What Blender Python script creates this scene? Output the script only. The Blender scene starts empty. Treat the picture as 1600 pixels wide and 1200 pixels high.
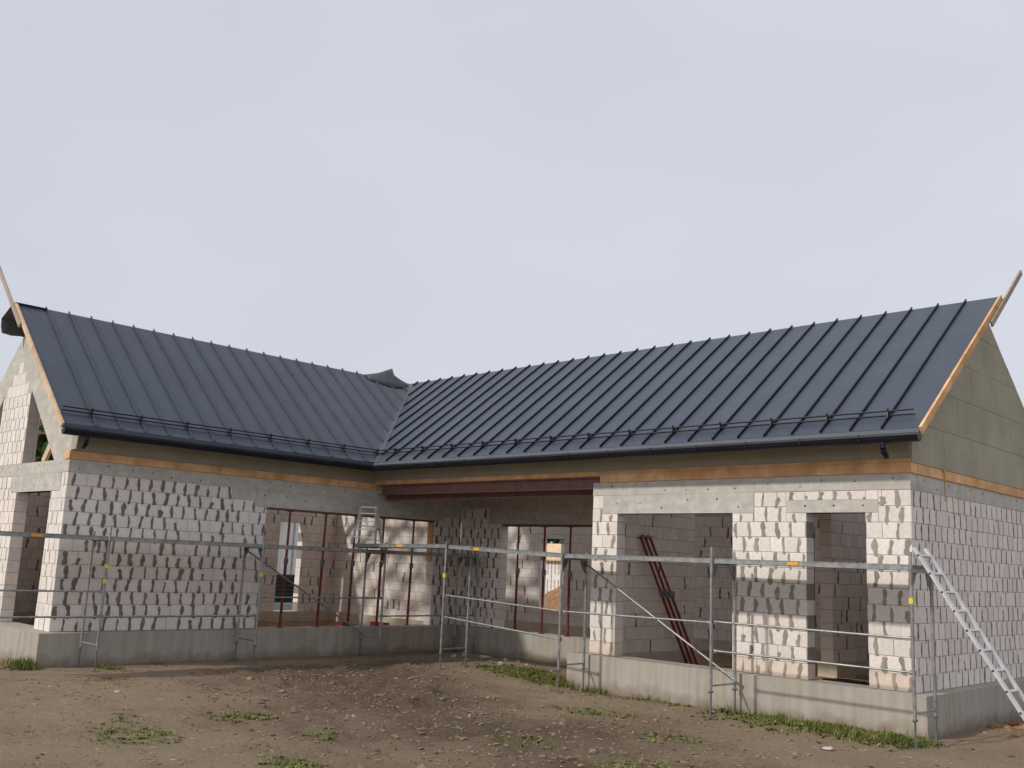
import bpy, bmesh, math, random
import numpy as np
from mathutils import Vector, Matrix, Euler
random.seed(7); RNG = np.random.default_rng(7)
S = 0.24            # one block course in metres; most coordinates below are in courses
scn = bpy.context.scene
COL = scn.collection
# ------------------------------------------------------------------ camera, sky, sun
CAM = Vector((77.279, -59.897, 6.488)) * S
CROT = Euler((1.7516, -0.0426, 0.7711), 'XYZ')
cd = bpy.data.cameras.new('camera'); co = bpy.data.objects.new('camera', cd); COL.objects.link(co)
co.location = CAM; co.rotation_euler = CROT
cd.sensor_fit = 'HORIZONTAL'; cd.sensor_width = 36; cd.lens = 1535.99 / 1600 * 36; cd.clip_end = 3000; cd.clip_start = 0.05
scn.camera = co
FPX = 1535.99
def ray(u, v):
    return CROT.to_matrix() @ Vector(((u - 800) / FPX, (600 - v) / FPX, -1))
def on(u, v, ax, val):                       # photo pixel -> point on the plane axis=val (in courses)
    d = ray(u, v); c = CAM / S
    return c + d * ((val - c[ax]) / d[ax])
SUN = Vector((0.38, 1.0, -0.80)).normalized()          # direction the light travels
elev = math.asin(-SUN.z); az = math.atan2(-SUN.x, -SUN.y)   # towards the sun, from +Y clockwise
w = bpy.data.worlds.new('World'); scn.world = w; w.use_nodes = True
nt = w.node_tree; nt.nodes.clear()
out = nt.nodes.new('ShaderNodeOutputWorld'); bg = nt.nodes.new('ShaderNodeBackground')
sky = nt.nodes.new('ShaderNodeTexSky'); sky.sky_type = 'NISHITA'; sky.sun_disc = False
sky.sun_elevation = elev; sky.sun_rotation = az; sky.air_density = 1.0; sky.dust_density = 3.0; sky.ozone_density = 1.5
SKYK = 0.10
sc = nt.nodes.new('ShaderNodeVectorMath'); sc.operation = 'SCALE'; sc.inputs['Scale'].default_value = SKYK
nt.links.new(sky.outputs[0], sc.inputs[0])
# thin even cloud veil over the blue sky
tc = nt.nodes.new('ShaderNodeTexCoord'); nz = nt.nodes.new('ShaderNodeTexNoise'); nz.inputs['Scale'].default_value = 1.6; nz.inputs['Detail'].default_value = 4; nz.inputs['Roughness'].default_value = 0.45
mp = nt.nodes.new('ShaderNodeMapping'); mp.inputs['Scale'].default_value = (1, 1, 2.2)
nt.links.new(tc.outputs['Generated'], mp.inputs[0]); nt.links.new(mp.outputs[0], nz.inputs['Vector'])
cr = nt.nodes.new('ShaderNodeValToRGB'); cr.color_ramp.elements[0].position = .3; cr.color_ramp.elements[0].color = (.535, .553, .618, 1); cr.color_ramp.elements[1].position = .7; cr.color_ramp.elements[1].color = (.625, .640, .692, 1)
nt.links.new(nz.outputs['Fac'], cr.inputs[0])
mx = nt.nodes.new('ShaderNodeMixRGB'); mx.inputs[0].default_value = 0.90
nt.links.new(sc.outputs[0], mx.inputs[1]); nt.links.new(cr.outputs[0], mx.inputs[2])
nt.links.new(mx.outputs[0], bg.inputs[0]); bg.inputs[1].default_value = 1.0
nt.links.new(bg.outputs[0], out.inputs[0])
ld = bpy.data.lights.new('sun', 'SUN'); ld.energy = 2.05; ld.angle = math.radians(2.6); ld.color = (1, .93, .83)
lo = bpy.data.objects.new('sun', ld); COL.objects.link(lo)
lo.rotation_euler = SUN.to_track_quat('-Z', 'Y').to_euler(); lo.location = (0, -20, 30)
vs = scn.view_settings; vs.view_transform = 'Standard'; vs.look = 'None'; vs.exposure = 0.24; vs.gamma = 1; vs.use_curve_mapping = False
scn.render.engine = 'CYCLES'
scn.render.resolution_x = 1024; scn.render.resolution_y = 768

# ------------------------------------------------------------------ materials
def mat(name, c1, c2=None, scale=8, rough=.85, bump=0, bscale=40, spec=.3, metal=0, streak=None, island=0, stretch=None, detail=6, lo_=.35, hi_=.65):
    m = bpy.data.materials.new(name); m.use_nodes = True; n = m.node_tree.nodes; l = m.node_tree.links
    b = n['Principled BSDF']; b.inputs['Roughness'].default_value = rough; b.inputs['Metallic'].default_value = metal
    b.inputs['Specular IOR Level'].default_value = spec
    t = n.new('ShaderNodeTexCoord'); mpn = n.new('ShaderNodeMapping'); l.new(t.outputs['Object'], mpn.inputs[0])
    if stretch: mpn.inputs['Scale'].default_value = stretch
    no = n.new('ShaderNodeTexNoise'); no.inputs['Scale'].default_value = scale; no.inputs['Detail'].default_value = detail; no.inputs['Roughness'].default_value = .6
    l.new(mpn.outputs[0], no.inputs['Vector'])
    r = n.new('ShaderNodeValToRGB'); c2 = c2 or c1
    r.color_ramp.elements[0].position = lo_; r.color_ramp.elements[0].color = (*c1, 1)
    r.color_ramp.elements[1].position = hi_; r.color_ramp.elements[1].color = (*c2, 1)
    l.new(no.outputs['Fac'], r.inputs[0]); colour = r.outputs[0]
    if island:
        g = n.new('ShaderNodeNewGeometry'); oi = n.new('ShaderNodeObjectInfo'); ad = n.new('ShaderNodeMath'); ad.operation = 'ADD'
        l.new(g.outputs['Random Per Island'], ad.inputs[0]); l.new(oi.outputs['Random'], ad.inputs[1])
        fr = n.new('ShaderNodeMath'); fr.operation = 'FRACT'; l.new(ad.outputs[0], fr.inputs[0])
        mr = n.new('ShaderNodeMapRange'); mr.inputs['To Min'].default_value = 1 - island; mr.inputs['To Max'].default_value = 1 + island * .6
        l.new(fr.outputs[0], mr.inputs[0])
        v = n.new('ShaderNodeVectorMath'); v.operation = 'SCALE'; l.new(colour, v.inputs[0]); l.new(mr.outputs[0], v.inputs['Scale']); colour = v.outputs[0]
    if streak:
        w2 = n.new('ShaderNodeTexNoise'); w2.inputs['Scale'].default_value = 1.0; w2.inputs['Detail'].default_value = 5
        m2 = n.new('ShaderNodeMapping'); m2.inputs['Scale'].default_value = streak[0]; l.new(t.outputs['Object'], m2.inputs[0]); l.new(m2.outputs[0], w2.inputs['Vector'])
        r2 = n.new('ShaderNodeValToRGB'); r2.color_ramp.elements[0].position = .42; r2.color_ramp.elements[1].position = .66
        l.new(w2.outputs['Fac'], r2.inputs[0])
        ml = n.new('ShaderNodeMath'); ml.operation = 'MULTIPLY'; ml.inputs[1].default_value = streak[2]; l.new(r2.outputs[0], ml.inputs[0])
        mxn = n.new('ShaderNodeMixRGB'); mxn.inputs[2].default_value = (*streak[1], 1); l.new(colour, mxn.inputs[1]); l.new(ml.outputs[0], mxn.inputs[0]); colour = mxn.outputs[0]
    l.new(colour, b.inputs['Base Color'])
    if bump:
        nb = n.new('ShaderNodeTexNoise'); nb.inputs['Scale'].default_value = bscale; nb.inputs['Detail'].default_value = 5
        l.new(t.outputs['Object'], nb.inputs['Vector'])
        bp = n.new('ShaderNodeBump'); bp.inputs['Strength'].default_value = bump; bp.inputs['Distance'].default_value = .01
        l.new(nb.outputs['Fac'], bp.inputs['Height']); l.new(bp.outputs[0], b.inputs['Normal'])
    return m
M = {}
M['block'] = mat('block', (.74, .68, .64), (.84, .78, .735), 14, .95, .3, 90, .1, island=.09)
M['block_tan'] = mat('block_tan', (.66, .545, .45), (.74, .645, .56), 6, .95, .3, 90, .1, island=.08)
M['core'] = mat('core', (.25, .225, .21), (.31, .28, .26), 20, .95)
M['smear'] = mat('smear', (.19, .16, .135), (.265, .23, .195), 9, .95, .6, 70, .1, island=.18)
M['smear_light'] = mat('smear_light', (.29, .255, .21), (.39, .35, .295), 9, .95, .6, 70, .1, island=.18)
M['concrete'] = mat('concrete', (.47, .45, .41), (.60, .58, .535), 5, .9, .35, 60, .15, streak=((.8, .8, 9), (.40, .38, .34), .35))
M['plinth'] = mat('plinth', (.345, .312, .265), (.41, .375, .325), 1.3, .9, .25, 50, .15, streak=((9, 9, .5), (.50, .47, .42), .55))
def splash(m, z0, z1, col):
    n = m.node_tree.nodes; l = m.node_tree.links; b = n['Principled BSDF']; src = b.inputs['Base Color'].links[0].from_socket
    t = n.new('ShaderNodeTexCoord'); sx = n.new('ShaderNodeSeparateXYZ'); l.new(t.outputs['Object'], sx.inputs[0])
    no = n.new('ShaderNodeTexNoise'); no.inputs['Scale'].default_value = 3.5; no.inputs['Detail'].default_value = 8; l.new(t.outputs['Object'], no.inputs['Vector'])
    ad = n.new('ShaderNodeMath'); ad.operation = 'MULTIPLY_ADD'; ad.inputs[1].default_value = -.5; l.new(no.outputs['Fac'], ad.inputs[0]); l.new(sx.outputs['Z'], ad.inputs[2])
    mr = n.new('ShaderNodeMapRange'); mr.inputs['From Min'].default_value = z0 - .25; mr.inputs['From Max'].default_value = z1 - .25; mr.inputs['To Min'].default_value = .75; mr.inputs['To Max'].default_value = 0; l.new(ad.outputs[0], mr.inputs[0])
    mx_ = n.new('ShaderNodeMixRGB'); mx_.inputs[2].default_value = (*col, 1); l.new(mr.outputs[0], mx_.inputs[0]); l.new(src, mx_.inputs[1]); l.new(mx_.outputs[0], b.inputs['Base Color'])
splash(M['plinth'], -.60, -.38, (.20, .145, .10))
M['cream'] = mat('cream', (.52, .46, .35), (.62, .56, .45), 4, .9, .2, 40)
M['hole'] = mat('hole', (.03, .028, .025), None, 5, .9)
M['roof'] = mat('roof', (.040, .053, .079), (.052, .066, .094), 1.2, .40, .22, 1.6, .5)
M['roof_dark'] = mat('roof_dark', (.008, .010, .016), (.012, .014, .022), 2, .42, 0, 5, .3)  # gutters and guards; on the right-slope seams it paints in shade
M['flash'] = mat('flash', (.060, .070, .090), (.078, .088, .108), 2, .42, 0, 5, .5)
M['timber'] = mat('timber', (.70, .39, .18), (.84, .54, .30), 3, .8, .2, 40, .2, stretch=(1, 1, 1), streak=((2.5, 2.5, 2.5), (.34, .16, .07), .4), island=.15)
M['timber_pale'] = mat('timber_pale', (.60, .42, .26), (.70, .53, .36), 4, .8, .2, 40, .2, island=.12)
M['timber_grey'] = mat('timber_grey', (.36, .29, .24), (.46, .38, .32), 6, .85, .2, 40, .2)
M['timber_dark'] = mat('timber_dark', (.16, .075, .05), (.22, .11, .07), 5, .85, .2, 40, .2, island=.2)
M['sheath'] = mat('sheath', (.35, .325, .255), (.43, .40, .325), 1.2, .9, .1, 50, .15, island=.05)
M['oxide'] = mat('oxide', (.20, .105, .09), (.26, .14, .12), 4, .6, .1, 30, .3)
M['galv'] = mat('galv', (.24, .25, .25), (.40, .41, .41), 9, .45, .1, 60, .5, metal=.55)
M['galv_dark'] = mat('galv_dark', (.14, .145, .15), (.22, .225, .23), 9, .5, .1, 60, .5, metal=.5)
M['alu'] = mat('alu', (.60, .60, .59), (.70, .70, .69), 8, .4, .1, 50, .5, metal=.45)
M['prop'] = mat('prop', (.14, .022, .02), (.20, .036, .03), 7, .55, .1, 50, .4)
M['red'] = mat('red', (.22, .025, .025), (.28, .04, .035), 6, .5)
M['yellow'] = mat('yellow', (.75, .58, .06), (.8, .62, .1), 6, .6)
M['orange'] = mat('orange', (.75, .36, .05), (.8, .42, .08), 6, .6)
M['sand'] = mat('sand', (.20, .12, .065), (.33, .21, .12), 3, .95, .8, 25, .1)
M['stone'] = mat('stone', (.36, .33, .29), (.52, .48, .43), 7, .9, .4, 40, .15, island=.25)
M['grass'] = mat('grass', (.10, .125, .025), (.24, .25, .075), 2.0, .7, 0, 5, .25, island=.4)
M['leaf'] = mat('leaf', (.025, .06, .012), (.07, .12, .028), 1.0, .6, 0, 5, .3, island=.45)
M['bark'] = mat('bark', (.07, .05, .035), (.12, .09, .065), 8, .95, .6, 20)
M['white'] = mat('white', (.70, .69, .66), (.78, .77, .74), 2, .7)
M['black'] = mat('black', (.018, .019, .022), (.03, .031, .035), 5, .6)
M['bluegrey'] = mat('bluegrey', (.30, .33, .37), (.38, .41, .45), 3, .7)
M['membrane'] = mat('membrane', (.075, .075, .08), (.11, .11, .115), 4, .6, .2, 12, .3)
M['rope'] = mat('rope', (.018, .035, .038), (.06, .085, .088), 12, .7)
M['string'] = mat('string', (.55, .36, .12), None, 5, .9)

# ------------------------------------------------------------------ mesh helpers (coordinates in courses)
class MB:
    def __init__(s): s.v = []; s.f = []
    def add(s, vs_, fs):
        o = len(s.v); s.v += [tuple(p) for p in vs_]; s.f += [tuple(i + o for i in f) for f in fs]; return s
    def box(s, x0, x1, y0, y1, z0, z1):
        return s.add([(x0, y0, z0), (x1, y0, z0), (x1, y1, z0), (x0, y1, z0), (x0, y0, z1), (x1, y0, z1), (x1, y1, z1), (x0, y1, z1)],
                     [(0, 3, 2, 1), (4, 5, 6, 7), (0, 1, 5, 4), (1, 2, 6, 5), (2, 3, 7, 6), (3, 0, 4, 7)])
    def prism(s, poly, off):                     # poly: 3-D points of one face, off: extrusion vector
        n = len(poly); off = Vector(off); a = [Vector(p) for p in poly]
        return s.add(a + [p + off for p in a], [tuple(range(n))[::-1], tuple(range(n, 2 * n))] + [(i, (i + 1) % n, (i + 1) % n + n, i + n) for i in range(n)])
    def bar(s, a, b, wd, ht, up=(0, 0, 1)):      # rectangular bar from a to b
        a, b = Vector(a), Vector(b); d = (b - a).normalized(); up = Vector(up)
        sd = d.cross(up)
        if sd.length < 1e-4: sd = d.cross(Vector((1, 0, 0)))
        sd.normalize(); u = sd.cross(d).normalized()
        q = [a - sd * wd / 2 - u * ht / 2, a + sd * wd / 2 - u * ht / 2, a + sd * wd / 2 + u * ht / 2, a - sd * wd / 2 + u * ht / 2]
        return s.prism(q, b - a)
    def tube(s, a, b, r, n=10, r2=None):
        a, b = Vector(a), Vector(b); d = (b - a).normalized(); r2 = r if r2 is None else r2
        sd = d.cross(Vector((0, 0, 1)) if abs(d.z) < .9 else Vector((1, 0, 0))).normalized(); u = sd.cross(d)
        ps = [a + (sd * math.cos(t) + u * math.sin(t)) * r for t in [2 * math.pi * i / n for i in range(n)]]
        qs = [b + (sd * math.cos(t) + u * math.sin(t)) * r2 for t in [2 * math.pi * i / n for i in range(n)]]
        return s.add(ps + qs, [(i, (i + 1) % n, (i + 1) % n + n, i + n) for i in range(n)] + [tuple(range(n))[::-1], tuple(range(n, 2 * n))])
    def path(s, pts, r, n=8):
        for p, q in zip(pts, pts[1:]): s.tube(p, q, r, n)
        return s
    def build(s, name, m, parent=None, smooth=False, origin=None, fix=True):
        me = bpy.data.meshes.new(name)
        o0 = Vector(origin) if origin is not None else Vector((0, 0, 0))
        me.from_pydata([tuple((Vector(p) - o0) * S) for p in s.v], [], s.f)
        if fix:
            bm = bmesh.new(); bm.from_mesh(me); bmesh.ops.recalc_face_normals(bm, faces=bm.faces); bm.to_mesh(me); bm.free()
        me.materials.append(M[m] if isinstance(m, str) else m)
        if smooth:
            for p in me.polygons: p.use_smooth = True
            me.set_sharp_from_angle(angle=math.radians(40))
        o = bpy.data.objects.new(name, me); COL.objects.link(o)
        if parent:
            o.parent = parent
            pw = WORLD.get(parent.name, Vector((0, 0, 0)))
            o.location = o0 * S - pw
            WORLD[o.name] = o0 * S
        else:
            o.location = o0 * S; WORLD[o.name] = o0 * S
        return o
WORLD = {}
def empty(name, loc, label=None, cat=None, group=None):
    o = bpy.data.objects.new(name, None); COL.objects.link(o); o.location = Vector(loc) * S; WORLD[o.name] = Vector(loc) * S
    o.empty_display_size = .2
    if label: tag(o, label, cat, group)
    return o
def tag(o, label=None, cat=None, group=None, kind=None):
    if label: o['label'] = label
    if cat: o['category'] = cat
    if group: o['group'] = group
    if kind: o['kind'] = kind
    return o

# ------------------------------------------------------------------ value noise for the ground
def vnoise(x, y, seed=0):
    xi = np.floor(x).astype(np.int64); yi = np.floor(y).astype(np.int64); xf = x - xi; yf = y - yi
    u = xf * xf * (3 - 2 * xf); v = yf * yf * (3 - 2 * yf)
    def h(a, b):
        n = (a * 374761393 + b * 668265263 + seed * 144665) & 0x7fffffff
        n = ((n ^ (n >> 13)) * 1274126177) & 0x7fffffff
        return ((n ^ (n >> 16)) & 0xffff) / 65535.0
    return (h(xi, yi) * (1 - u) + h(xi + 1, yi) * u) * (1 - v) + (h(xi, yi + 1) * (1 - u) + h(xi + 1, yi + 1) * u) * v
def fbm(x, y, o=4, seed=0):
    t = 0; a = .5; s_ = 1
    for i in range(o): t = t + a * vnoise(x * s_, y * s_, seed + i * 7); a *= .5; s_ *= 2.03
    return t
GZ = -2.42
def sst(a, b, x):
    t = np.clip((x - a) / (b - a), 0, 1); return t * t * (3 - 2 * t)
def mudmask(x, y):                              # churned wet band in front of the house (courses)
    d = np.abs((y + 16) - (-.35) * (x - 22)) / 12.0
    return np.clip(1.2 - d + (fbm(x * .12, y * .12, 3, 5) - .5) * 1.6, 0, 1) * sst(3, 9, x)
def ghc(x, y):                                  # ground height in courses
    x = np.asarray(x, float); y = np.asarray(y, float)
    near = np.exp(-((x - 25) / 55) ** 2 - ((y + 18) / 45) ** 2)
    h = (fbm(x * .10, y * .10, 3, 1) - .5) * .55 * near
    mud = mudmask(x, y)
    h = h + (fbm(x * .55, y * .55, 4, 2) - .47) * (.22 + .62 * mud) * near
    rg = 1 - np.abs(2 * fbm(x * .35 + .3 * y, y * .8, 3, 9) - 1)
    h = h + (rg - .75) * .42 * mud * near
    wallfade = np.minimum(1, np.maximum(np.abs(x - .6) * .35 + .25, 0))
    h = h * wallfade
    h = h + .38 * np.exp(-((x - 15) / 7) ** 2 - ((y + 1) / 7) ** 2)          # low hump in the yard corner
    h = h - .35 * np.exp(-((x - 15) / 1.9) ** 2 - ((y + 23) / 1.2) ** 2)     # puddle dip
    h = h + 1.0 * np.exp(-((x - 58.5) / 3.0) ** 2 - ((y - 9) / 6.5) ** 2)    # spoil beside the gable
    return GZ + h
def gz(x, y): return float(ghc(np.array([x]), np.array([y]))[0])

def axis(lo_, hi, step, far):
    a = list(np.arange(lo_, hi, step)); g = step; p = hi; q = lo_; b = []; c = []
    while p < far: g *= 1.22; p += g; b.append(p)
    g = step
    while q > -far: g *= 1.22; q -= g; c.append(q)
    return np.array(c[::-1] + a + b)
xs = axis(-6, 66, .21, 6000); ys = axis(-48, 14, .21, 6000)
X, Y = np.meshgrid(xs, ys); Z = ghc(X, Y)
nx, ny = len(xs), len(ys)
me = bpy.data.meshes.new('ground')
vv = np.stack([X.ravel(), Y.ravel(), Z.ravel()], 1) * S
idx = np.arange(nx * ny).reshape(ny, nx)
qs = np.stack([idx[:-1, :-1].ravel(), idx[:-1, 1:].ravel(), idx[1:, 1:].ravel(), idx[1:, :-1].ravel()], 1)
me.vertices.add(len(vv)); me.vertices.foreach_set('co', vv.ravel())
me.loops.add(qs.size); me.loops.foreach_set('vertex_index', qs.ravel())
me.polygons.add(len(qs)); me.polygons.foreach_set('loop_start', np.arange(len(qs)) * 4); me.polygons.foreach_set('loop_total', np.full(len(qs), 4))
me.update(calc_edges=True); me.polygons.foreach_set('use_smooth', np.ones(len(qs), bool))
def grassmask(x, y):
    x = np.asarray(x, float); y = np.asarray(y, float)
    n = fbm(x * .35, y * .35, 4, 21)
    strip = (np.exp(-((y + 1.6) / 1.3) ** 2) * .42 * sst(25, 29, x) + np.exp(-((y + 3.2) / 2.6) ** 2) * .85 * sst(40, 47, x)) * (1 - sst(53, 56, x)) * (.25 + 1.3 * fbm(x * .30, y * .3, 2, 77))
    rec = np.exp(-((y - .3) / 2.6) ** 2 - ((x - 21.5) / 4.6) ** 2) * 1.0
    spots = sum(np.exp(-((x - a) / r) ** 2 - ((y - b) / (r * .6)) ** 2) * k for a, b, r, k in ((27, -29, 3, .55), (34.4, -29.3, 2.2, .55), (39.5, -34, 2.4, .6), (47, -29, 3, .35), (45, -14, 4, .4), (1, -32, 1.6, .9), (3, -26, 2, .35), (36, -10, 5, .35), (44, -36, 4, .45), (52, -22, 6, .42), (30, -37, 5, .36), (56, -12, 4, .4), (40, -21, 5, .28), (24, -34, 4, .33)))
    far = np.clip((np.hypot(x - 20, y + 10) - 62) / 15, 0, 1) + sst(-25.5, -27, -(-x) * 1.0) * 0
    back = ((x < -25) | (y > 30)).astype(float)
    g = np.clip(strip + rec + spots, 0, 1.2)
    return np.clip(np.maximum(np.maximum(g * (.45 + 1.1 * n) - .12, back), far), 0, 1)
ga = grassmask(X.ravel(), Y.ravel()); ma = mudmask(X.ravel(), Y.ravel())
for nm, arr in (('grassy', ga), ('muddy', ma)):
    at_ = me.attributes.new(nm, 'FLOAT', 'POINT'); at_.data.foreach_set('value', arr.astype(np.float32))
gm = bpy.data.materials.new('soil'); gm.use_nodes = True; n = gm.node_tree.nodes; l = gm.node_tree.links; b = n['Principled BSDF']
t = n.new('ShaderNodeTexCoord')
def noise_node(scale, detail=6, rough=.6):
    q = n.new('ShaderNodeTexNoise'); q.inputs['Scale'].default_value = scale; q.inputs['Detail'].default_value = detail; q.inputs['Roughness'].default_value = rough; l.new(t.outputs['Object'], q.inputs['Vector']); return q
def ramp(src, p0, c0, p1, c1):
    q = n.new('ShaderNodeValToRGB'); q.color_ramp.elements[0].position = p0; q.color_ramp.elements[0].color = (*c0, 1); q.color_ramp.elements[1].position = p1; q.color_ramp.elements[1].color = (*c1, 1); l.new(src, q.inputs[0]); return q.outputs[0]
def mixc(f, a, b_):
    q = n.new('ShaderNodeMixRGB'); l.new(f, q.inputs[0]); l.new(a, q.inputs[1]); l.new(b_, q.inputs[2]); return q.outputs[0]
n1 = noise_node(1.1, 8, .7); n2 = noise_node(14, 6, .75); n3 = noise_node(48, 5, .8)
dry = mixc(n2.outputs['Fac'], ramp(n1.outputs['Fac'], .3, (.30, .222, .15), .7, (.47, .36, .255)), ramp(n3.outputs['Fac'], .42, (.235, .168, .112), .7, (.56, .445, .325)))
wet = ramp(n3.outputs['Fac'], .38, (.078, .054, .036), .7, (.25, .18, .125))
am = n.new('ShaderNodeAttribute'); am.attribute_name = 'muddy'; ag = n.new('ShaderNodeAttribute'); ag.attribute_name = 'grassy'
mm = n.new('ShaderNodeMath'); mm.operation = 'MULTIPLY'; mm.inputs[1].default_value = .92; l.new(am.outputs['Fac'], mm.inputs[0])
soil = mixc(mm.outputs[0], dry, wet)
gcol = ramp(n2.outputs['Fac'], .3, (.12, .115, .045), .7, (.24, .225, .10))
ga_ = n.new('ShaderNodeMath'); ga_.operation = 'MULTIPLY'; l.new(ag.outputs['Fac'], ga_.inputs[0]); ga_.inputs[1].default_value = .62
l.new(mixc(ga_.outputs[0], soil, gcol), b.inputs['Base Color']); b.inputs['Roughness'].default_value = .92; b.inputs['Specular IOR Level'].default_value = .2
ad = n.new('ShaderNodeMath'); ad.operation = 'ADD'; l.new(n2.outputs['Fac'], ad.inputs[0]); l.new(n3.outputs['Fac'], ad.inputs[1])
bp = n.new('ShaderNodeBump'); bp.inputs['Strength'].default_value = 1.0; bp.inputs['Distance'].default_value = .042; l.new(ad.outputs[0], bp.inputs['Height']); l.new(bp.outputs[0], b.inputs['Normal'])
me.materials.append(gm)
go = bpy.data.objects.new('ground', me); COL.objects.link(go); tag(go, kind='structure')
# puddle
pm = mat('puddle_water', (.20, .155, .11), (.24, .19, .14), 3, .12, 0, 5, .5)
pb = MB(); ring = []
for i in range(28):
    a = 2 * math.pi * i / 28; r = 1 + .25 * math.sin(3 * a + 1) + .15 * math.sin(5 * a)
    ring.append((15 + 1.7 * r * math.cos(a), -23 + .55 * r * math.sin(a), gz(15, -23) + .10))
pb.add(ring, [tuple(range(28))]); tag(pb.build('puddle', pm), kind='structure')

# ------------------------------------------------------------------ the house
HB = 13.0
house = empty('house', (20, 0, GZ), 'L-shaped unfinished block house with dark standing seam metal roof', 'house')
BL = 1.03; G = .016
cands = []                                        # blocks in view: (pixel size, mesh key, ...)
M3 = CROT.to_matrix().transposed()
def pix(p):
    v = M3 @ (Vector(p) * S - CAM)
    return (800 + FPX * v.x / -v.z, 600 - FPX * v.y / -v.z) if v.z < -.1 else None
def smear_poly(mb, o, d, nrm, s, z0, z1, wd, t):
    k = 9; L = []; R = []
    ph = random.random() * 6; ph2 = random.random() * 6; top = z1 + random.uniform(-.10, .03); bot = z0 + random.uniform(-.16, .04)
    if random.random() < .12: top -= random.uniform(.1, .45)
    wd *= 1.22; sh = random.uniform(-.06, .06); lean = random.uniform(-.09, .09)
    for i in range(k + 1):
        f = i / k; z = bot + (top - bot) * f
        c = s + sh + lean * (f - .5) + wd * .13 * math.sin(ph + 4 * f)
        hw = wd * (.46 + .10 * math.sin(ph2 + 9 * f) + random.uniform(-.05, .05)) * (.55 if i in (0, k) else 1)
        L.append((c - hw, z)); R.append((c + hw, z))
    base = len(mb.v)
    pts = []
    for (a, z), (b_, _) in zip(L, R):
        m_ = (a + b_) / 2
        for ss, tt in ((a, t - .012), (m_, t + .022), (b_, t - .012)):
            p = Vector((o[0], o[1], 0)) + Vector((d[0], d[1], 0)) * ss + Vector((nrm[0], nrm[1], 0)) * tt
            pts.append((p.x, p.y, z))
    fs = []
    for i in range(k):
        for j in range(2):
            a = i * 3 + j; fs.append((a, a + 1, a + 4, a + 3))
    mb.add(pts, fs)
def make_wall(o, d, nrm, length, zt, openings=(), z0=0., label=None, smear_w=.28, smear_p=.93, smear_m='smear', inner_p=.12, show=False, skip=(), thick=1.0, tan=False, blocked=()):
    """o: outer face start, d: run direction, nrm: outward normal; openings (s0,s1,zb,zt) are holes; skip (s0,s1,zb,zt) are concrete areas without blocks"""
    o = Vector((*o, 0)); d3 = Vector((*d, 0)); n3_ = Vector((*nrm, 0))
    P = lambda s_, t_, z: o + d3 * s_ + n3_ * t_ + Vector((0, 0, z))
    core = MB(); cuts = sorted({0, length, *[a for q in list(openings) for a in q[:2]]})
    for a, b_ in zip(cuts, cuts[1:]):
        mid = (a + b_) / 2; holes = sorted([(q[2], q[3]) for q in openings if q[0] < mid < q[1]])
        z = z0
        e0 = .02 if a == 0 or any(abs(q[1] - a) < 1e-6 for q in openings) else 0
        e1 = .02 if b_ == length or any(abs(q[0] - b_) < 1e-6 for q in openings) else 0
        for (h0, h1) in holes + [(zt, zt)]:
            if h0 > z + .01:
                core.prism([P(a + e0, -.025, z), P(b_ - e1, -.025, z), P(b_ - e1, -thick + .025, z), P(a + e0, -thick + .025, z)], (0, 0, (h0 if h0 == zt else h0 - .02) - z - .01))
            z = h1
    wo = core.build('wall', 'core', house)
    if label: wo['label'] = label
    rest = {}; sm = MB(); rows = int(round((zt - z0)))
    rh = (zt - z0) / rows
    for r_ in range(rows):
        za, zb = z0 + r_ * rh, z0 + (r_ + 1) * rh
        s = -BL * (.5 if r_ % 2 else 0) - random.choice((0, .12, .25)) * (r_ % 3 == 1)
        ivs = []
        while s < length:
            ivs.append((max(0, s), min(length, s + BL))); s += BL
        allq = list(openings) + list(skip)
        for a, b_ in ivs:
            cs = sorted({a, b_, *[e for q in allq for e in q[:2] if a < e < b_ and q[2] < zb - .02 and q[3] > za + .02]})
            for s0, s1 in zip(cs, cs[1:]):
                if s1 - s0 < .1: continue
                zz0, zz1 = za, zb; m_ = (s0 + s1) / 2
                for q in allq:
                    if q[0] < m_ < q[1] and q[2] < zz1 and q[3] > zz0:
                        if q[2] - zz0 >= zz1 - q[3]: zz1 = min(zz1, q[2])
                        else: zz0 = max(zz0, q[3])
                if zz1 - zz0 < .12: continue
                jit = random.uniform(-.012, .012)
                key = 'block_tan' if tan and r_ == 0 else 'block'
                c = P((s0 + s1) / 2, -thick / 2 + jit, (zz0 + zz1) / 2)
                rec = (c, d3, n3_, (s1 - s0) - 2 * G, thick, (zz1 - zz0) - 2 * G, key, wo)
                q0 = pix(P(s0, 0, zz0)); q1 = pix(P(s1, 0, zz1))
                if show and q0 and q1 and 0 < max(q0[0], q1[0]) and min(q0[0], q1[0]) < 1600:
                    cands.append((abs(q1[0] - q0[0]) * abs(q1[1] - q0[1]), len(cands), rec))
                else: rest.setdefault(key, []).append(rec)
                if s1 == b_ and s1 < length - .05 and zz1 - zz0 > .5 and not any(q[0] - .1 < s1 < q[1] + .1 and q[2] < zz1 - .05 and q[3] > zz0 + .05 for q in allq):
                    if random.random() < smear_p: smear_poly(sm, o, d, nrm, s1, zz0, zz1, smear_w * random.uniform(.7, 1.25), .004)
                    if random.random() < inner_p: smear_poly(sm, o - n3_ * thick, d, (-nrm[0], -nrm[1]), s1, zz0, zz1, .24, .004)
    REST.append((wo, rest))
    if sm.v: so = sm.build('mortar', smear_m, wo, fix=False); tag(so, kind='stuff')
    return wo
REST = []
def block_box(mb, rec):
    c, d3, n3_, ln, th, h, key, wo = rec
    a = c - d3 * ln / 2 - n3_ * th / 2 - Vector((0, 0, h / 2))
    mb.prism([a, a + d3 * ln, a + d3 * ln + n3_ * th, a + n3_ * th], (0, 0, h))

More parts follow.
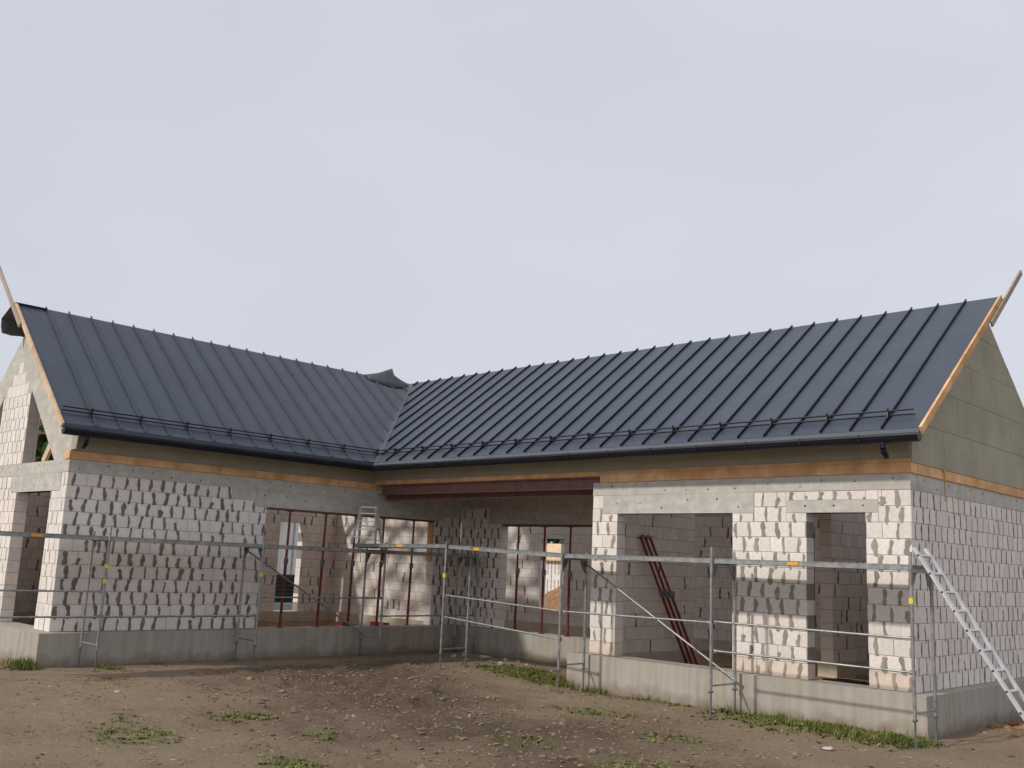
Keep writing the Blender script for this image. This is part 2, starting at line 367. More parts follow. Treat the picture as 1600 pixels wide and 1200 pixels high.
LA = -29.68; YR = 11.67; XB = 52.65; XL = -23.2; YB = 26.5
# wall along the left wing (faces the yard)
skipL = [(LA - LA + 0, 0, 0, 0)]
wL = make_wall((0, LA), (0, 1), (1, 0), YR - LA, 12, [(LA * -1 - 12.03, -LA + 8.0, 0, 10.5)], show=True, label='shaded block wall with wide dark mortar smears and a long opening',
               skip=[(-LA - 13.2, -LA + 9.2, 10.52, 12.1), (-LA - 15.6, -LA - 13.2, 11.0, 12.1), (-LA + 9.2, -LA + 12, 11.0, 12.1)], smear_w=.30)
# gable end of the left wing
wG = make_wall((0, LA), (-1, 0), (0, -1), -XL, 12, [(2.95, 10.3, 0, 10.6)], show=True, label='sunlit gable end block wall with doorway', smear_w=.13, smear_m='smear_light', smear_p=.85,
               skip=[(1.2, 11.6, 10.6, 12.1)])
# front wall of the right wing
XF = 27.66
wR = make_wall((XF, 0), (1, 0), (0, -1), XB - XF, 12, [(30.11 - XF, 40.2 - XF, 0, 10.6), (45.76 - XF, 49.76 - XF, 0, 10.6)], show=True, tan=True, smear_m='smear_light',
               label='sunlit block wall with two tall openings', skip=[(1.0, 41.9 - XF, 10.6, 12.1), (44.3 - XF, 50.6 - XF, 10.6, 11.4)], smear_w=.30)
wS = make_wall((XB, 0), (0, 1), (1, 0), YB, 12, [], show=True, label='shaded gable end block wall with narrow mortar streaks', smear_w=.19, smear_p=.97)
# recess walls
wB = make_wall((0, YR), (1, 0), (0, -1), XF + 1, 12, [(6.05, 22.2, 0, 10.4)], label='block wall at the back of the terrace recess', skip=[(4.2, 26, 10.4, 12.1)], smear_w=.26)
wP = make_wall((XF, YR), (0, -1), (-1, 0), YR, 12, [], inner_p=.15, smear_p=.5)
# unseen outer walls and partitions
wW = make_wall((XL, YB), (0, -1), (-1, 0), YB - LA, 12, [(YB - 6.9, YB - 3.8, 0, 10.2), (YB + 18, YB + 22, 3, 10)], inner_p=.35)
wK = make_wall((XB, YB), (-1, 0), (0, 1), XB - XL, 12, [(XB - 2.4, XB + 1.1, 1.5, 9.5), (XB - 33.1, XB - 30.5, 4.3, 10.5), (XB + 12, XB + 16, 3, 10)], inner_p=.2)
wX = make_wall((XL + 1, YR), (1, 0), (0, -1), -XL - 1 - 4.2, 12, [], smear_p=.15, label='partition wall streaked by sun through open rafters')
wI = make_wall((-1, -22.5), (-1, 0), (0, -1), -XL - 2, 12, [(13, 17, 0, 10)], smear_p=.15)
wJ = make_wall((40.5, 14), (0, 1), (1, 0), YB - 15, 12, [], smear_p=.2)
# pier in the gable between the two triangular lights
pr = []
for r_ in range(10):
    za = 13 + r_; x0, x1 = -16.3, -9.9
    if za >= 19: x0 += (za - 18.3) * 1.05; x1 -= (za - 18.3) * .95
    if x1 - x0 < .5: break
    s = x0 - (.5 if r_ % 2 else 0)
    while s < x1:
        a, b_ = max(s, x0), min(s + BL, x1)
        if b_ - a > .15:
            rec = (Vector(((a + b_) / 2, LA + .5 - .03, za + .5)), Vector((1, 0, 0)), Vector((0, -1, 0)), b_ - a - 2 * G, 1.0, 1 - 2 * G, 'block', wG)
            q0, q1 = pix((a, LA, za)), pix((b_, LA, za + 1))
            if max(q0[0], q1[0]) > 0: cands.append((abs(q1[0] - q0[0]) * abs(q1[1] - q0[1]), len(cands), rec))
            else: REST.append((wG, {'block': [rec]}))
        s += BL
sm = MB()
for r_ in range(6):
    s = -16.3 - (.5 if r_ % 2 else 0) + BL
    while s < -10.1:
        if s > -16.1: smear_poly(sm, (0, LA), (1, 0), (0, -1), s, 13 + r_, 14 + r_, .12, .034)
        s += BL
tag(sm.build('mortar', 'smear_light', wG, fix=False), kind='stuff')
# the 300 blocks that show largest are pieces of their own, the rest is joined per wall
cands.sort(key=lambda q: -q[0])
share = {}
for k, (a, i, rec) in enumerate(cands):
    c, d3, n3_, ln, th, h, key, wo = rec
    if k < 300:
        kk = (round(ln, 2), round(th, 2), round(h, 2), tuple(d3), key)
        if kk not in share:
            mb = MB(); block_box(mb, (Vector((0, 0, 0)), d3, n3_, round(ln, 2), th, h, key, wo))
            me_ = bpy.data.meshes.new('block'); me_.from_pydata([tuple(Vector(p) * S) for p in mb.v], [], mb.f)
            bm = bmesh.new(); bm.from_mesh(me_); bmesh.ops.recalc_face_normals(bm, faces=bm.faces)
            bmesh.ops.bevel(bm, geom=bm.edges[:], offset=.004, segments=1, affect='EDGES'); bm.to_mesh(me_); bm.free()
            me_.materials.append(M[key]); share[kk] = me_
        ob = bpy.data.objects.new('block', share[kk]); COL.objects.link(ob); ob.parent = wo; ob.location = c * S - WORLD[wo.name]
    else: REST.append((wo, {key: [rec]}))
acc = {}
for wo, dct in REST:
    for key, recs in dct.items(): acc.setdefault((wo.name, key), []).extend(recs)
for (wn, key), recs in acc.items():
    mb = MB()
    for rec in recs: block_box(mb, rec)
    tag(mb.build('block_courses', key, bpy.data.objects[wn]), kind='stuff')

# --- concrete: ring beams, lintels, gable rake, plinths
def cbox(name, m, x0, x1, y0, y1, z0, z1, label=None, parent=None):
    o = MB().box(x0, x1, y0, y1, z0, z1).build(name, m, parent or house)
    if label: o['label'] = label
    return o
def holes(parent, plane, pts, nrm):              # formwork tie holes, small dark discs
    mb = MB()
    for a, z in pts:
        p = Vector((plane, a, z)) if abs(nrm[0]) else Vector((a, plane, z))
        nv = Vector((*nrm, 0)); mb.tube(p - nv * .05, p + nv * .006, random.uniform(.045, .075), 8)
    tag(mb.build('tie_holes', 'hole', parent), kind='stuff')
F = .03
# ring beams are cast in lengths with a fine joint between them
def ring(ax, plane, a0, a1, z0, z1, sgn, joints):
    js = [a0] + joints + [a1]; last = None
    for p, q in zip(js, js[1:]):
        if ax == 'y': o = cbox('ring_beam', 'concrete', *sorted((plane + sgn * F, plane - sgn * .97)), p + .008, q - .008, z0, z1)
        else: o = cbox('ring_beam', 'concrete', p + .008, q - .008, *sorted((plane + sgn * F, plane - sgn * .97)), z0, z1)
        pts = []
        n_ = int((q - p) / 1.9)
        for i in range(n_): pts.append((p + (i + .5 + random.uniform(-.2, .2)) * (q - p) / n_, z0 + (z1 - z0) * random.choice((.3, .7, .55))))
        if pts: holes(o, plane + sgn * F, pts, (sgn, 0) if ax == 'y' else (0, sgn))
    return o
ring('y', 0, LA - F, YR - .03, 12, 13, 1, [-20, -14.9, -5.0, 3.4])
ring('y', 0, -13.2, 9.2, 10.52, 11.99, 1, [-4.96, 3.44])
cbox('ring_beam', 'concrete', -.97, F, -15.6, -13.22, 11.0, 11.99); cbox('ring_beam', 'concrete', -.97, F, 9.22, YR - .03, 11, 11.99)
ring('x', LA, XL, -.98, 12, 13, -1, [-18, -9.2]); ring('x', LA, -11.6, -1.2, 10.6, 11.99, -1, [-9.2])
ring('x', 0, XF, XB + F, 12, 13, -1, [31.0, 41.9]); ring('x', 0, XF + 1.0, 41.9, 10.6, 11.99, -1, [31.02]); ring('x', 0, 44.3, 50.6, 10.6, 11.4, -1, [])
ring('y', XB, .98, YB, 12, 13, 1, [9, 18])
ring('x', YR, 0.0, XF - .03, 12, 13, -1, [4.3, 17.5]); ring('x', YR, 4.2, 26, 10.4, 11.99, -1, [17.5])
ring('x', YR, XL + 1, -1.0, 12, 13, -1, []); ring('x', YR, -4.2, -1.0, 10.5, 11.99, -1, [])
ring('y', XL, LA + 1, YB, 12, 13, -1, []); ring('x', YB, XL + 1, XB - 1, 12, 13, 1, [])
ring('y', XF, 1.0, YR, 12, 13, -1, [])
# timber shuttering left under the lintels
cbox('shuttering', 'timber_dark', -.9, .0, -11.95, 7.95, 10.36, 10.5); cbox('shuttering', 'timber_dark', 6.1, 22.1, YR + .05, YR + .95, 10.2, 10.38)
cbox('shuttering', 'timber', -.95, -.2, 7.83, 7.97, 6.4, 10.34)
# gable rake, cast concrete, with triangular lights
g1 = MB().prism([(-3.1, LA, 13.01), (0, LA, 13.01), (0, LA, 16.3), (-9.9, LA, 24.6), (-9.9, LA, 19.3)], (0, .95, 0)).build('gable_rake', 'concrete', house)
MB().prism([(-16.3, LA, 13.01), (-9.91, LA, 13.01), (-9.91, LA, 24.59), (-11.6, LA, 26.0), (-16.3, LA, 22.1)], (0, .9, 0)).build('gable_rake', 'concrete', house)
MB().prism([(-23.2, LA, 13.01), (-22, LA, 13.01), (-16.31, LA, 19.3), (-16.31, LA, 22.09), (-23.2, LA, 16.3)], (0, .95, 0)).build('gable_rake', 'concrete', house)
# plinths under the walls
def plinth(x0, x1, y0, y1, z1=0., m='plinth', label=None):
    o = MB().box(x0, x1, y0, y1, GZ - 1.2, z1 - .01).build('plinth', m, house)
    if label: o['label'] = label
plinth(-1.3, 1.15, LA - 1.1, YR - .72, label='grey concrete plinth with pale drip streaks')
plinth(XL - .4, -1.31, LA - 1.1, LA + 1.3)
plinth(-1.3, XF - 1.42, YR - .7, YR + 1.3)
plinth(26.25, XB + .95, -.9, 1.3, label='sunlit concrete plinth under the front wall')
plinth(XB - 1.3, XB + .95, 1.31, YB + .5)
plinth(26.25, XF + 1.3, 1.31, YR + 1.3, m='cream')
plinth(XL - .4, XL + 1.3, LA + 1.31, YB + .5, m='cream'); plinth(XL + 1.31, XB - 1.31, YB - 1.3, YB + .5, m='cream')
plinth(XL + 1.31, -4.1, YR - .3, YR + 1.3, m='cream'); plinth(-22, -1.4, -22.8, -21.2, m='cream'); plinth(39.2, 40.8, 14, YB - 1.31, m='cream')
for x0, x1, y0, y1 in ((XL + 1.2, -1.2, LA + 1.2, YB - 1.2), (-1.21, XB - 1.2, YR + 1.25, YB - 1.2), (XF + 1.2, XB - 1.2, 1.2, YR + 1.26)):
    mb = MB(); nxx = int((x1 - x0) / .8) + 2; nyy = int((y1 - y0) / .8) + 2
    gx = np.linspace(x0, x1, nxx); gy = np.linspace(y0, y1, nyy); GX, GY = np.meshgrid(gx, gy); H = -1.15 + (fbm(GX * .5, GY * .5, 4, 3) - .5) * .7
    mb.add(list(zip(GX.ravel(), GY.ravel(), H.ravel())), [(j * nxx + i, j * nxx + i + 1, (j + 1) * nxx + i + 1, (j + 1) * nxx + i) for j in range(nyy - 1) for i in range(nxx - 1)])
    o = mb.build('sand_floor', 'sand', None, smooth=True); tag(o, kind='structure')

# --- timber wall plates, sheathing, steel
def plates(a, b, fixed, ax, sgn, n_):
    cuts = np.linspace(a, b, n_ + 1)
    for p, q in zip(cuts, cuts[1:]):
        lo_, hi = sorted((fixed + sgn * .14, fixed - sgn * .8))
        if ax == 'y': MB().box(lo_, hi, p + .006, q - .006, 13.01, 13.62).build('wall_plate', 'timber', house)
        else: MB().box(p + .006, q - .006, lo_, hi, 13.01, 13.62).build('wall_plate', 'timber', house)
plates(LA - .12, -.06, 0, 'y', 1, 3); plates(XF + .75, XB + .14, 0, 'x', -1, 4); plates(.85, YB, XB, 'y', 1, 4)
# second, thinner board above (two boards on the right wing)
MB().box(XF + .75, XB + .10, -.10, .6, 13.63, 13.88).build('wall_plate', 'timber', house)
MB().box(.06, XF + .74, -.10, .85, 13.52, 13.88).build('wall_plate', 'timber', house)
cbox('sheathing', 'sheath', -.12, .05, LA + .05, -.06, 13.63, 16.6); cbox('sheathing', 'sheath', -.12, XB - .03, -.05, .1, 13.89, 16.7); cbox('sheathing', 'sheath', -.9, .05, -.05, 1.0, 13.02, 13.98)
# right gable sheathing boards
kR = 11.4 / 15; kL = 11.4 / 13.6; RZ = 15.45
def rz_R(y): return RZ + kR * (y + 2) if y < 13 else RZ + kR * (28 - y)
def rz_L(x): return RZ + kL * (2 - x) if x > -11.6 else RZ + kL * (x + 25.2)
z = 13.63; r_ = 0
while z < 26:
    zt = z + 2.55; y = -.04 - (2.6 if r_ % 2 else 0)
    while y < 26.5:
        ya, yb = max(y, -.04), min(y + 5.2, 26.5)
        # clip the rectangle with the two roof lines
        poly = [(ya, z), (yb, z), (yb, zt), (ya, zt)]
        for (sl, c0) in ((kR, RZ + 2 * kR - .45), (-kR, RZ + 28 * kR - .25)):
            outp = []
            for (p, q) in zip(poly, poly[1:] + poly[:1]):
                fp = p[1] - (c0 + sl * p[0]); fq = q[1] - (c0 + sl * q[0])
                if fp <= 0: outp.append(p)
                if (fp < 0) != (fq < 0) and abs(fp - fq) > 1e-9:
                    tt = fp / (fp - fq); outp.append((p[0] + tt * (q[0] - p[0]), p[1] + tt * (q[1] - p[1])))
            poly = outp
            if len(poly) < 3: break
        if len(poly) >= 3:
            cy = sum(p[0] for p in poly) / len(poly); cz_ = sum(p[1] for p in poly) / len(poly)
            poly = [(cy + (p[0] - cy) * (1 - .012 / max(.3, abs(p[0] - cy))), cz_ + (p[1] - cz_) * (1 - .012 / max(.3, abs(p[1] - cz_)))) for p in poly]
            t_ = random.uniform(0, .012)
            MB().prism([(XB + .16 + t_, p[0], p[1]) for p in poly], (-.14, 0, 0)).build('sheathing_board', 'sheath', house)
        y += 5.2
    z = zt; r_ += 1
# steel beam over the recess: I section
def ibeam(y, x0, x1, z0, z1, parent=house):
    mb = MB(); mb.box(x0, x1, y - .42, y + .42, z1 - .09, z1).box(x0, x1, y - .04, y + .04, z0 + .09, z1 - .09).box(x0, x1, y - .42, y + .42, z0, z0 + .09)
    return mb.build('steel_beam', 'oxide', parent)
ibeam(.42, .55, XF + .72, 12.55, 13.5)['label'] = 'red oxide steel beam spanning the recess'
ibeam(1.5, .1, XF - .1, 12.1, 12.95)
for i in range(14): MB().box(.05, XF - .05, 2.1 + i * .68, 2.1 + i * .68 + .66, 13.05, 13.2).build('ceiling_board', 'timber_dark', house)

# --- roof: standing seam panels, each with its raised seam
XV = -11.6; YV = 13.0; TH = .10
def nL(): v = Vector((kL, 0, 1)); return v.normalized()
def nR(): v = Vector((0, -kR, 1)); return v.normalized()
def PL(x, y): return Vector((x, y, RZ + kL * (2 - x)))
def PR(x, y): return Vector((x, y, RZ + kR * (y + 2)))
def yval(x): return -2 + (2 - x) * 15 / 13.6
def xval(y): return 2 - (y + 2) * 13.6 / 15
roof = empty('roof', (15, -2, RZ)); roof.parent = house; roof.location = Vector((15, -2, RZ)) * S - WORLD['house']
def quadprism(name, pts, nv, th, m, parent): return MB().prism([p for p in pts], -nv * th).build(name, m, parent)
def rib(a, b, nv, parent, m='roof', wd=.07, ht=.13):
    a, b = Vector(a), Vector(b); MB().bar(a + nv * ht / 2, b + nv * ht / 2, wd, ht, nv).build('seam', m, parent)
VERL = -31.25; VERR = 54.15
# left slope: panel edges along y
edges = [VERL] + [v for v in np.arange(-28.81, YV, 2.0)] + [YV]
for y0, y1 in zip(edges, edges[1:]):
    lo0 = 2 if y0 < -2 else xval(y0); lo1 = 2 if y1 < -2 else xval(y1)
    pts = [PL(lo0, y0), PL(XV, y0), PL(XV, y1)] + ([PL(lo1, y1)] if lo1 > XV + .01 else [])
    if y0 < -2 < y1: pts.append(PL(2, -2))
    p = quadprism('roof_panel', pts, nL(), TH, 'roof', roof)
    if y0 > VERL: rib(PL(lo0 - .05, y0), PL(XV - .12, y0), nL(), p, 'roof', .08, .17)
edges = [VERR] + [v for v in np.arange(51.81, XV, -2.0)] + [XV]
for x1, x0 in zip(edges, edges[1:]):
    lo0 = -2 if x0 > 2 else yval(x0); lo1 = -2 if x1 > 2 else yval(x1)
    pts = [PR(x1, lo1), PR(x1, YV), PR(x0, YV)] + ([PR(x0, lo0)] if lo0 < YV - .01 else [])
    if x0 < 2 < x1: pts.append(PR(2, -2))
    p = quadprism('roof_panel', pts, nR(), TH, 'roof', roof)
    if x1 < VERR and lo1 + (.9 if x1 < 2 else 0) < YV - .3: rib(PR(x1, lo1 + (.9 if x1 < 2 else .05)), PR(x1, YV + .12), nR(), p, 'roof_dark', .08, .16)  # near-black seam colour stands in for the ribs' shaded side faces
# valley flashing, two flanges
va, vb = PL(2, -2), PL(XV, YV)
for fn, nv, wv in ((lambda s_: (PL(2 - 13.6 * s_, -2 + 15 * s_), PL(2 - 13.6 * s_ , -2 + 15 * s_ - .55)), nL(), .5), (lambda s_: (PR(2 - 13.6 * s_, -2 + 15 * s_), PR(2 - 13.6 * s_ + .75, -2 + 15 * s_)), nR(), .5)):
    a0, b0 = fn(0.0); a1, b1 = fn(.985)
    MB().prism([p + nv * .035 for p in (a0, b0, b1, a1)], -nv * .03).build('valley_flashing', 'flash', roof)
# deck under the metal
dk = TH + .02
MB().prism([PL(1.9, VERL + .1) - Vector((0, 0, dk)), PL(XV, VERL + .1) - Vector((0, 0, dk)), PL(XV, YV) - Vector((0, 0, dk)), PL(1.9, -1.9) - Vector((0, 0, dk))], (0, 0, -.5)).build('roof_deck', 'timber_dark', roof)
MB().prism([PR(VERR - .1, -1.9) - Vector((0, 0, dk)), PR(VERR - .1, YV) - Vector((0, 0, dk)), PR(XV, YV) - Vector((0, 0, dk)), PR(1.9, -1.9) - Vector((0, 0, dk))], (0, 0, -.5)).build('roof_deck', 'timber_dark', roof)
# open rafters on the back slope of the right wing
x_ = -9.0
while x_ < XB - .5:
    MB().bar((x_, 13.1, 26.4), (x_, 28, RZ - .4), .28, .75).build('rafter', 'timber_pale', roof); x_ += 3.4
# open rafters on the back slope of the left wing
y = LA + 1.6
while y < 12:
    MB().bar((XV + .1, y, 26.45), (-24.6, y, rz_L(-24.6) - .4), .28, .75).build('rafter', 'timber_pale', roof)
    if y > LA + 2 : MB().bar((-4, y + .3, 19.6 - .0), (-20, y + .3, 19.6), .22, .6).build('collar_tie', 'timber_pale', roof)
    y += 3.4
for k in range(9):
    f = k / 9; x_ = XV - 1 - f * 12
    MB().bar((x_, LA + .5, rz_L(x_) + .1), (x_, 12, rz_L(x_) + .1), .25, .16).build('batten', 'timber_pale', roof)
for y0 in (LA + 1.1, LA + 4.6): MB().bar((-8.2, y0, 13.2), (-3.3, y0 + .2, 19.4), .26, .6).build('truss_web', 'timber_pale', roof); MB().bar((-5.2, y0 + 1.0, 13.2), (-8.8, y0 + 1.0, 19.4), .26, .55).build('truss_web', 'timber_pale', roof)
# verge boards with their joints, and the long battens run past the ridge
def verge(pa, pb, nv, outv, n_, m, wd=.16, ht=.62):
    for i in range(n_):
        a = pa.lerp(pb, i / n_); b_ = pa.lerp(pb, (i + 1) / n_ - .002)
        MB().bar(a + nv * (-.10) + outv * .09, b_ + nv * (-.10) + outv * .09, wd, ht, nv).build('verge_board', m, roof)
verge(PL(2.15, VERL), PL(XV, VERL), nL(), Vector((0, -1, 0)), 5, 'timber_pale', .16, .42); verge(PR(VERR, -2.15), PR(VERR, YV), nR(), Vector((1, 0, 0)), 6, 'timber', .16, .46)
MB().bar(PL(XV + 2.5, VERL) - nL() * .35 + Vector((0, -.26, 0)), PL(-16.7, VERL) - nL() * .2 + Vector((0, -.26, 0)), .14, .42, nL()).build('batten', 'timber_grey', roof)
MB().bar(PR(VERR, YV - 3) - nR() * .45 + Vector((.26, 0, 0)), PR(VERR, 17.0) - nR() * .3 + Vector((.26, 0, 0)), .14, .42, nR()).build('batten', 'timber_grey', roof)
# soffit strip closing the verge overhang
MB().prism([PL(1.6, VERL + .15) - Vector((0, 0, .66)), PL(XV, VERL + .15) - Vector((0, 0, .66)), PL(XV, LA - .01) - Vector((0, 0, .66)), PL(1.6, LA - .01) - Vector((0, 0, .66))], (0, 0, -.08)).build('verge_soffit', 'sheath', roof)
MB().prism([(0.02, LA - .04, 16.2), (0.02, LA - .04, 13.7), (.95, LA - .04, 13.7), (1.3, LA - .04, 15.4)], (0, .12, 0)).build('sheathing_board', 'sheath', house)
# gutter, fascia flashing, outlets
def gutter(p, q, outv):
    p, q, outv = Vector(p), Vector(q), Vector(outv); mb = MB(); prof = []
    for i in range(11):
        a = math.pi * i / 10; prof.append((-math.cos(a) * .34, -math.sin(a) * .42))
    prof += [(.34, .10), (.38, .10), (.40, -.05)]; inner = [(x_ * .92, z_ * .93 + .02) for x_, z_ in prof[:12]][::-1]
    pts = prof + inner
    ring_ = lambda base: [base + outv * x_ + Vector((0, 0, z_)) for x_, z_ in pts]
    a, b_ = ring_(p), ring_(q); n_ = len(pts)
    mb.add(a + b_, [(i, (i + 1) % n_, (i + 1) % n_ + n_, i + n_) for i in range(n_)])
    e = MB()
    for base in (p, q):
        mb.add([base + outv * x_ + Vector((0, 0, z_)) for x_, z_ in prof[:11]], [tuple(range(11))])
    g_ = mb.build('gutter', 'roof_dark', house, smooth=True)
    d = (q - p).normalized(); L_ = (q - p).length; k = 1.5
    while k < L_:
        mb = MB(); c = p + d * k
        mb.bar(c + outv * .41 + Vector((0, 0, -.30)), c + outv * .41 + Vector((0, 0, .12)), .05, .03, outv)
        mb.build('gutter_bracket', 'roof_dark', g_); k += 3.9
    return g_
gutter((2.46, VERL - .15, 14.96), (2.46, -2.46, 14.96), (1, 0, 0)); gutter((2.46, -2.46, 14.96), (VERR + .15, -2.46, 14.96), (0, -1, 0))
MB().prism([(2.02, VERL, 15.42), (2.12, VERL, 15.40), (2.16, VERL, 15.0), (2.02, VERL, 15.0)], (0, -2.02 - VERL, 0)).build('eave_flashing', 'roof', house)
MB().prism([(2.14, -2.02, 15.40), (2.14, -2.06, 15.42), (2.14, -2.30, 14.98), (2.14, -2.02, 14.98)], (VERR - 2.14, 0, 0)).build('eave_flashing', 'flash', house)
for (cx_, cy_, ox, oy) in ((2.46, -29.6, -1, 0), (52.1, -2.46, 0, 1)):
    mb = MB(); pts = [(cx_, cy_, 14.6), (cx_, cy_, 14.25), (cx_ + ox * .12, cy_ + oy * .12, 14.0), (cx_ + ox * .42, cy_ + oy * .42, 13.8)]
    mb.path(pts, .19, 12); mb.build('downpipe_outlet', 'roof_dark', house, smooth=True)
# snow guards: two rails on brackets
def guard(P_, nv, a, b, along, down):
    mb = MB(); A = P_(a); B = P_(b)
    g_ = None
    for h, off in ((.42, 0), (.16, .1)):
        mb.tube(A + nv * h + down * off, B + nv * h + down * off, .055, 8)
    g_ = mb.build('snow_guard', 'roof_dark', roof, smooth=True)
    return g_
dL = Vector((1, 0, -kL)).normalized(); dR = Vector((0, -1, -kR)).normalized()
gL = guard(lambda t_: PL(.75, t_), nL(), VERL + .15, -.85, None, dL); gR = guard(lambda t_: PR(t_, -.75), nR(), .95, VERR - .75, None, dR)
def bracket(c, nv, dn, parent):
    mb = MB(); mb.bar(c + nv * .0 - dn * .15, c + nv * .55 - dn * .02, .06, .16, dn).bar(c + dn * .42 + nv * .04, c + nv * .42 - dn * .02, .06, .1, nv).bar(c - dn * .25 + nv * .07, c + dn * .5 + nv * .07, .16, .14, nv)
    mb.build('bracket', 'roof_dark', parent)
for i in range(8): bracket(PL(.75, -28.81 + 4 * i), nL(), dL, gL)
for i in range(13): bracket(PR(51.81 - 4 * i, -.75), nR(), dR, gR)
# loose membrane at the left ridge end and torn sheet where the ridges meet
def sheet(name, rows, m, parent, th=.03, label=None):
    mb = MB(); h = len(rows); w_ = len(rows[0]); v = [Vector(p) for r in rows for p in r]
    fs = [(j * w_ + i, j * w_ + i + 1, (j + 1) * w_ + i + 1, (j + 1) * w_ + i) for j in range(h - 1) for i in range(w_ - 1)]
    mb.add(v, fs); o = mb.build(name, m, parent, smooth=True)
    sd = o.modifiers.new('s', 'SUBSURF'); sd.levels = 1; sd.render_levels = 1; sd.subdivision_type = 'SIMPLE'
    so = o.modifiers.new('t', 'SOLIDIFY'); so.thickness = th * S
    if label: o['label'] = label
    return o
y_ = VERL - .2
sheet('ridge_membrane', [[(XV + .3, y_ + k * .9, 26.85), (XV - .6, y_ + k * .9, 26.75), (XV - 1.4, y_ + k * .8 - .1, 26.2 + .1 * k), (XV - 2.3, y_ + k * .8 - .15, 25.75 + .08 * k), (XV - 2.35, y_ + k * .8 - .1, 25.0), (XV - 2.2, y_ + k * .8, 24.45 - .1 * (k % 2))] for k in range(4)], 'membrane', roof, label='dark sheet hanging over the ridge end')
zr = PL(XV, 0).z
sheet('ridge_membrane', [[(XV + .9, 6.3, zr - .66), (XV + 1.3, 8, zr - .98), (XV + 1.5, 9.6, zr - 1.14), (XV + 1.2, 11.2, zr - .92), (XV + .6, 12.3, zr - .42)],
                         [(XV + .2, 6.3, zr + .02), (XV + .5, 8, zr + .2), (XV + .6, 9.6, zr + .22), (XV + .5, 11, zr + .15), (XV + .1, 12.3, zr + .03)],
                         [(XV - .3, 6.6, zr + .06), (XV, 8.3, zr + .55), (XV - .1, 10.3, zr + 1.4), (XV - .2, 10.7, zr + .7), (XV - .2, 12.2, zr + .1)]], 'membrane', roof, label='torn grey sheet curling up where the two ridges meet')

# ------------------------------------------------------------------ scaffolding
DECK = 7.36
def frame(root, pin, pout, top=8.1, stick=True):
    """one scaffold frame: two posts, transoms, jacks; pin/pout are (x, y) of inner and outer post"""
    mb = MB(); zb = -.95
    a, b_ = Vector((*pin, 0)), Vector((*pout, 0)); e = (b_ - a).normalized()
    for p, tp in ((a, 7.55), (b_, top)):
        mb.tube(p + Vector((0, 0, zb)), p + Vector((0, 0, tp)), .10, 12)
    mb.bar(a + Vector((0, 0, 7.05)), b_ + Vector((0, 0, 7.05)), .16, .2); mb.tube(a + Vector((0, 0, -.62)), b_ + Vector((0, 0, -.62)), .06, 8)
    f_ = mb.build('frame', 'galv', root, smooth=True)
    for p, sg in ((a, 1), (b_, -1)):
        g_ = MB(); v = p + e * sg * .1
        g_.prism([v + Vector((0, 0, 6.95)), v + e * sg * .62 + Vector((0, 0, 6.95)), v + e * sg * .5 + Vector((0, 0, 6.55)), v + Vector((0, 0, 5.95))], e.cross(Vector((0, 0, 1))) * .05)
        g_.build('gusset', 'galv_dark', f_)
        gzp = gz(p.x, p.y)
        j = MB(); j.tube(p + Vector((0, 0, gzp + .02)), p + Vector((0, 0, zb + .3)), .062, 10); j.tube(p + Vector((0, 0, zb - .1)), p + Vector((0, 0, zb)), .13, 10)
        j.bar(p + Vector((0, 0, zb - .05)) - e * .34, p + Vector((0, 0, zb - .05)) + e * .34, .06, .06); j.box(p.x - .3, p.x + .3, p.y - .3, p.y + .3, gzp - .06, gzp + .03)
        j.build('base_jack', 'galv_dark', root, smooth=True)
    return f_
def deckbay(root, p0, p1, side, z0=DECK, z1=DECK, wd=1.3, gap=.06):
    p0, p1, side = Vector((*p0, 0)), Vector((*p1, 0)), Vector((*side, 0)).normalized()
    for k in range(2):
        off = side * (wd / 2 + .1 + k * (wd + gap))
        a = p0 + off + Vector((0, 0, z0)); b_ = p1 + off + Vector((0, 0, z1)); d = (b_ - a).normalized()
        mb = MB(); mb.bar(a, b_, wd, .06)
        for sg in (-1, 1): mb.bar(a + side * sg * (wd / 2 - .03) - Vector((0, 0, .15)), b_ + side * sg * (wd / 2 - .03) - Vector((0, 0, .15)), .06, .27); mb.bar(a + side * sg * (wd / 2 - .14) - Vector((0, 0, .27)), b_ + side * sg * (wd / 2 - .14) - Vector((0, 0, .27)), .24, .04)
        pl_ = mb.build('deck_plank', 'galv', root)
        # drainage holes along the deck show as a dotted edge
        hk = MB()
        for q in (a, b_):
            hk.bar(q + d * (.1 if q is a else -.1) - side * (wd / 2 - .1) - Vector((0, 0, .2)), q + d * (.1 if q is a else -.1) + side * (wd / 2 - .1) - Vector((0, 0, .2)), .2, .3)
        hk.build('end_cap', 'galv_dark', pl_)
def rail(root, a, b_, name='guard_rail', r=.07):
    a, b_ = Vector(a), Vector(b_); d = (b_ - a).normalized(); mb = MB(); mb.tube(a, b_, r, 10)
    for p in (a, b_): mb.bar(p - d * .18, p + d * .18, .1, .24)
    return mb.build(name, 'galv', root, smooth=True)
def sticker(parent, c, sx, sy, sz, m): MB().box(c[0] - sx, c[0] + sx, c[1] - sy, c[1] + sy, c[2] - sz, c[2] + sz).build('sticker', m, parent)
scR = empty('scaffold', (34, -2.7, GZ), 'galvanised scaffold run in front of the sunlit wall with the leaning ladder', 'scaffold')
scL = empty('scaffold', (3, -14, GZ), 'galvanised scaffold run along the shaded wall of the left wing', 'scaffold')
YO, YI = -4.2, -1.35; XO, XI = 4.5, 1.65
FR = [15.45, 28.3, 41.25, 54.25]; fr = {}
for x_ in FR: fr[x_] = frame(scR, (x_, YI), (x_, YO))
FLY = [-40.8, -27.85, -14.8, -1.85, 10.0]; fl = {}
for y_ in FLY: fl[y_] = frame(scL, (XI, y_), (XO, y_), top=7.9)
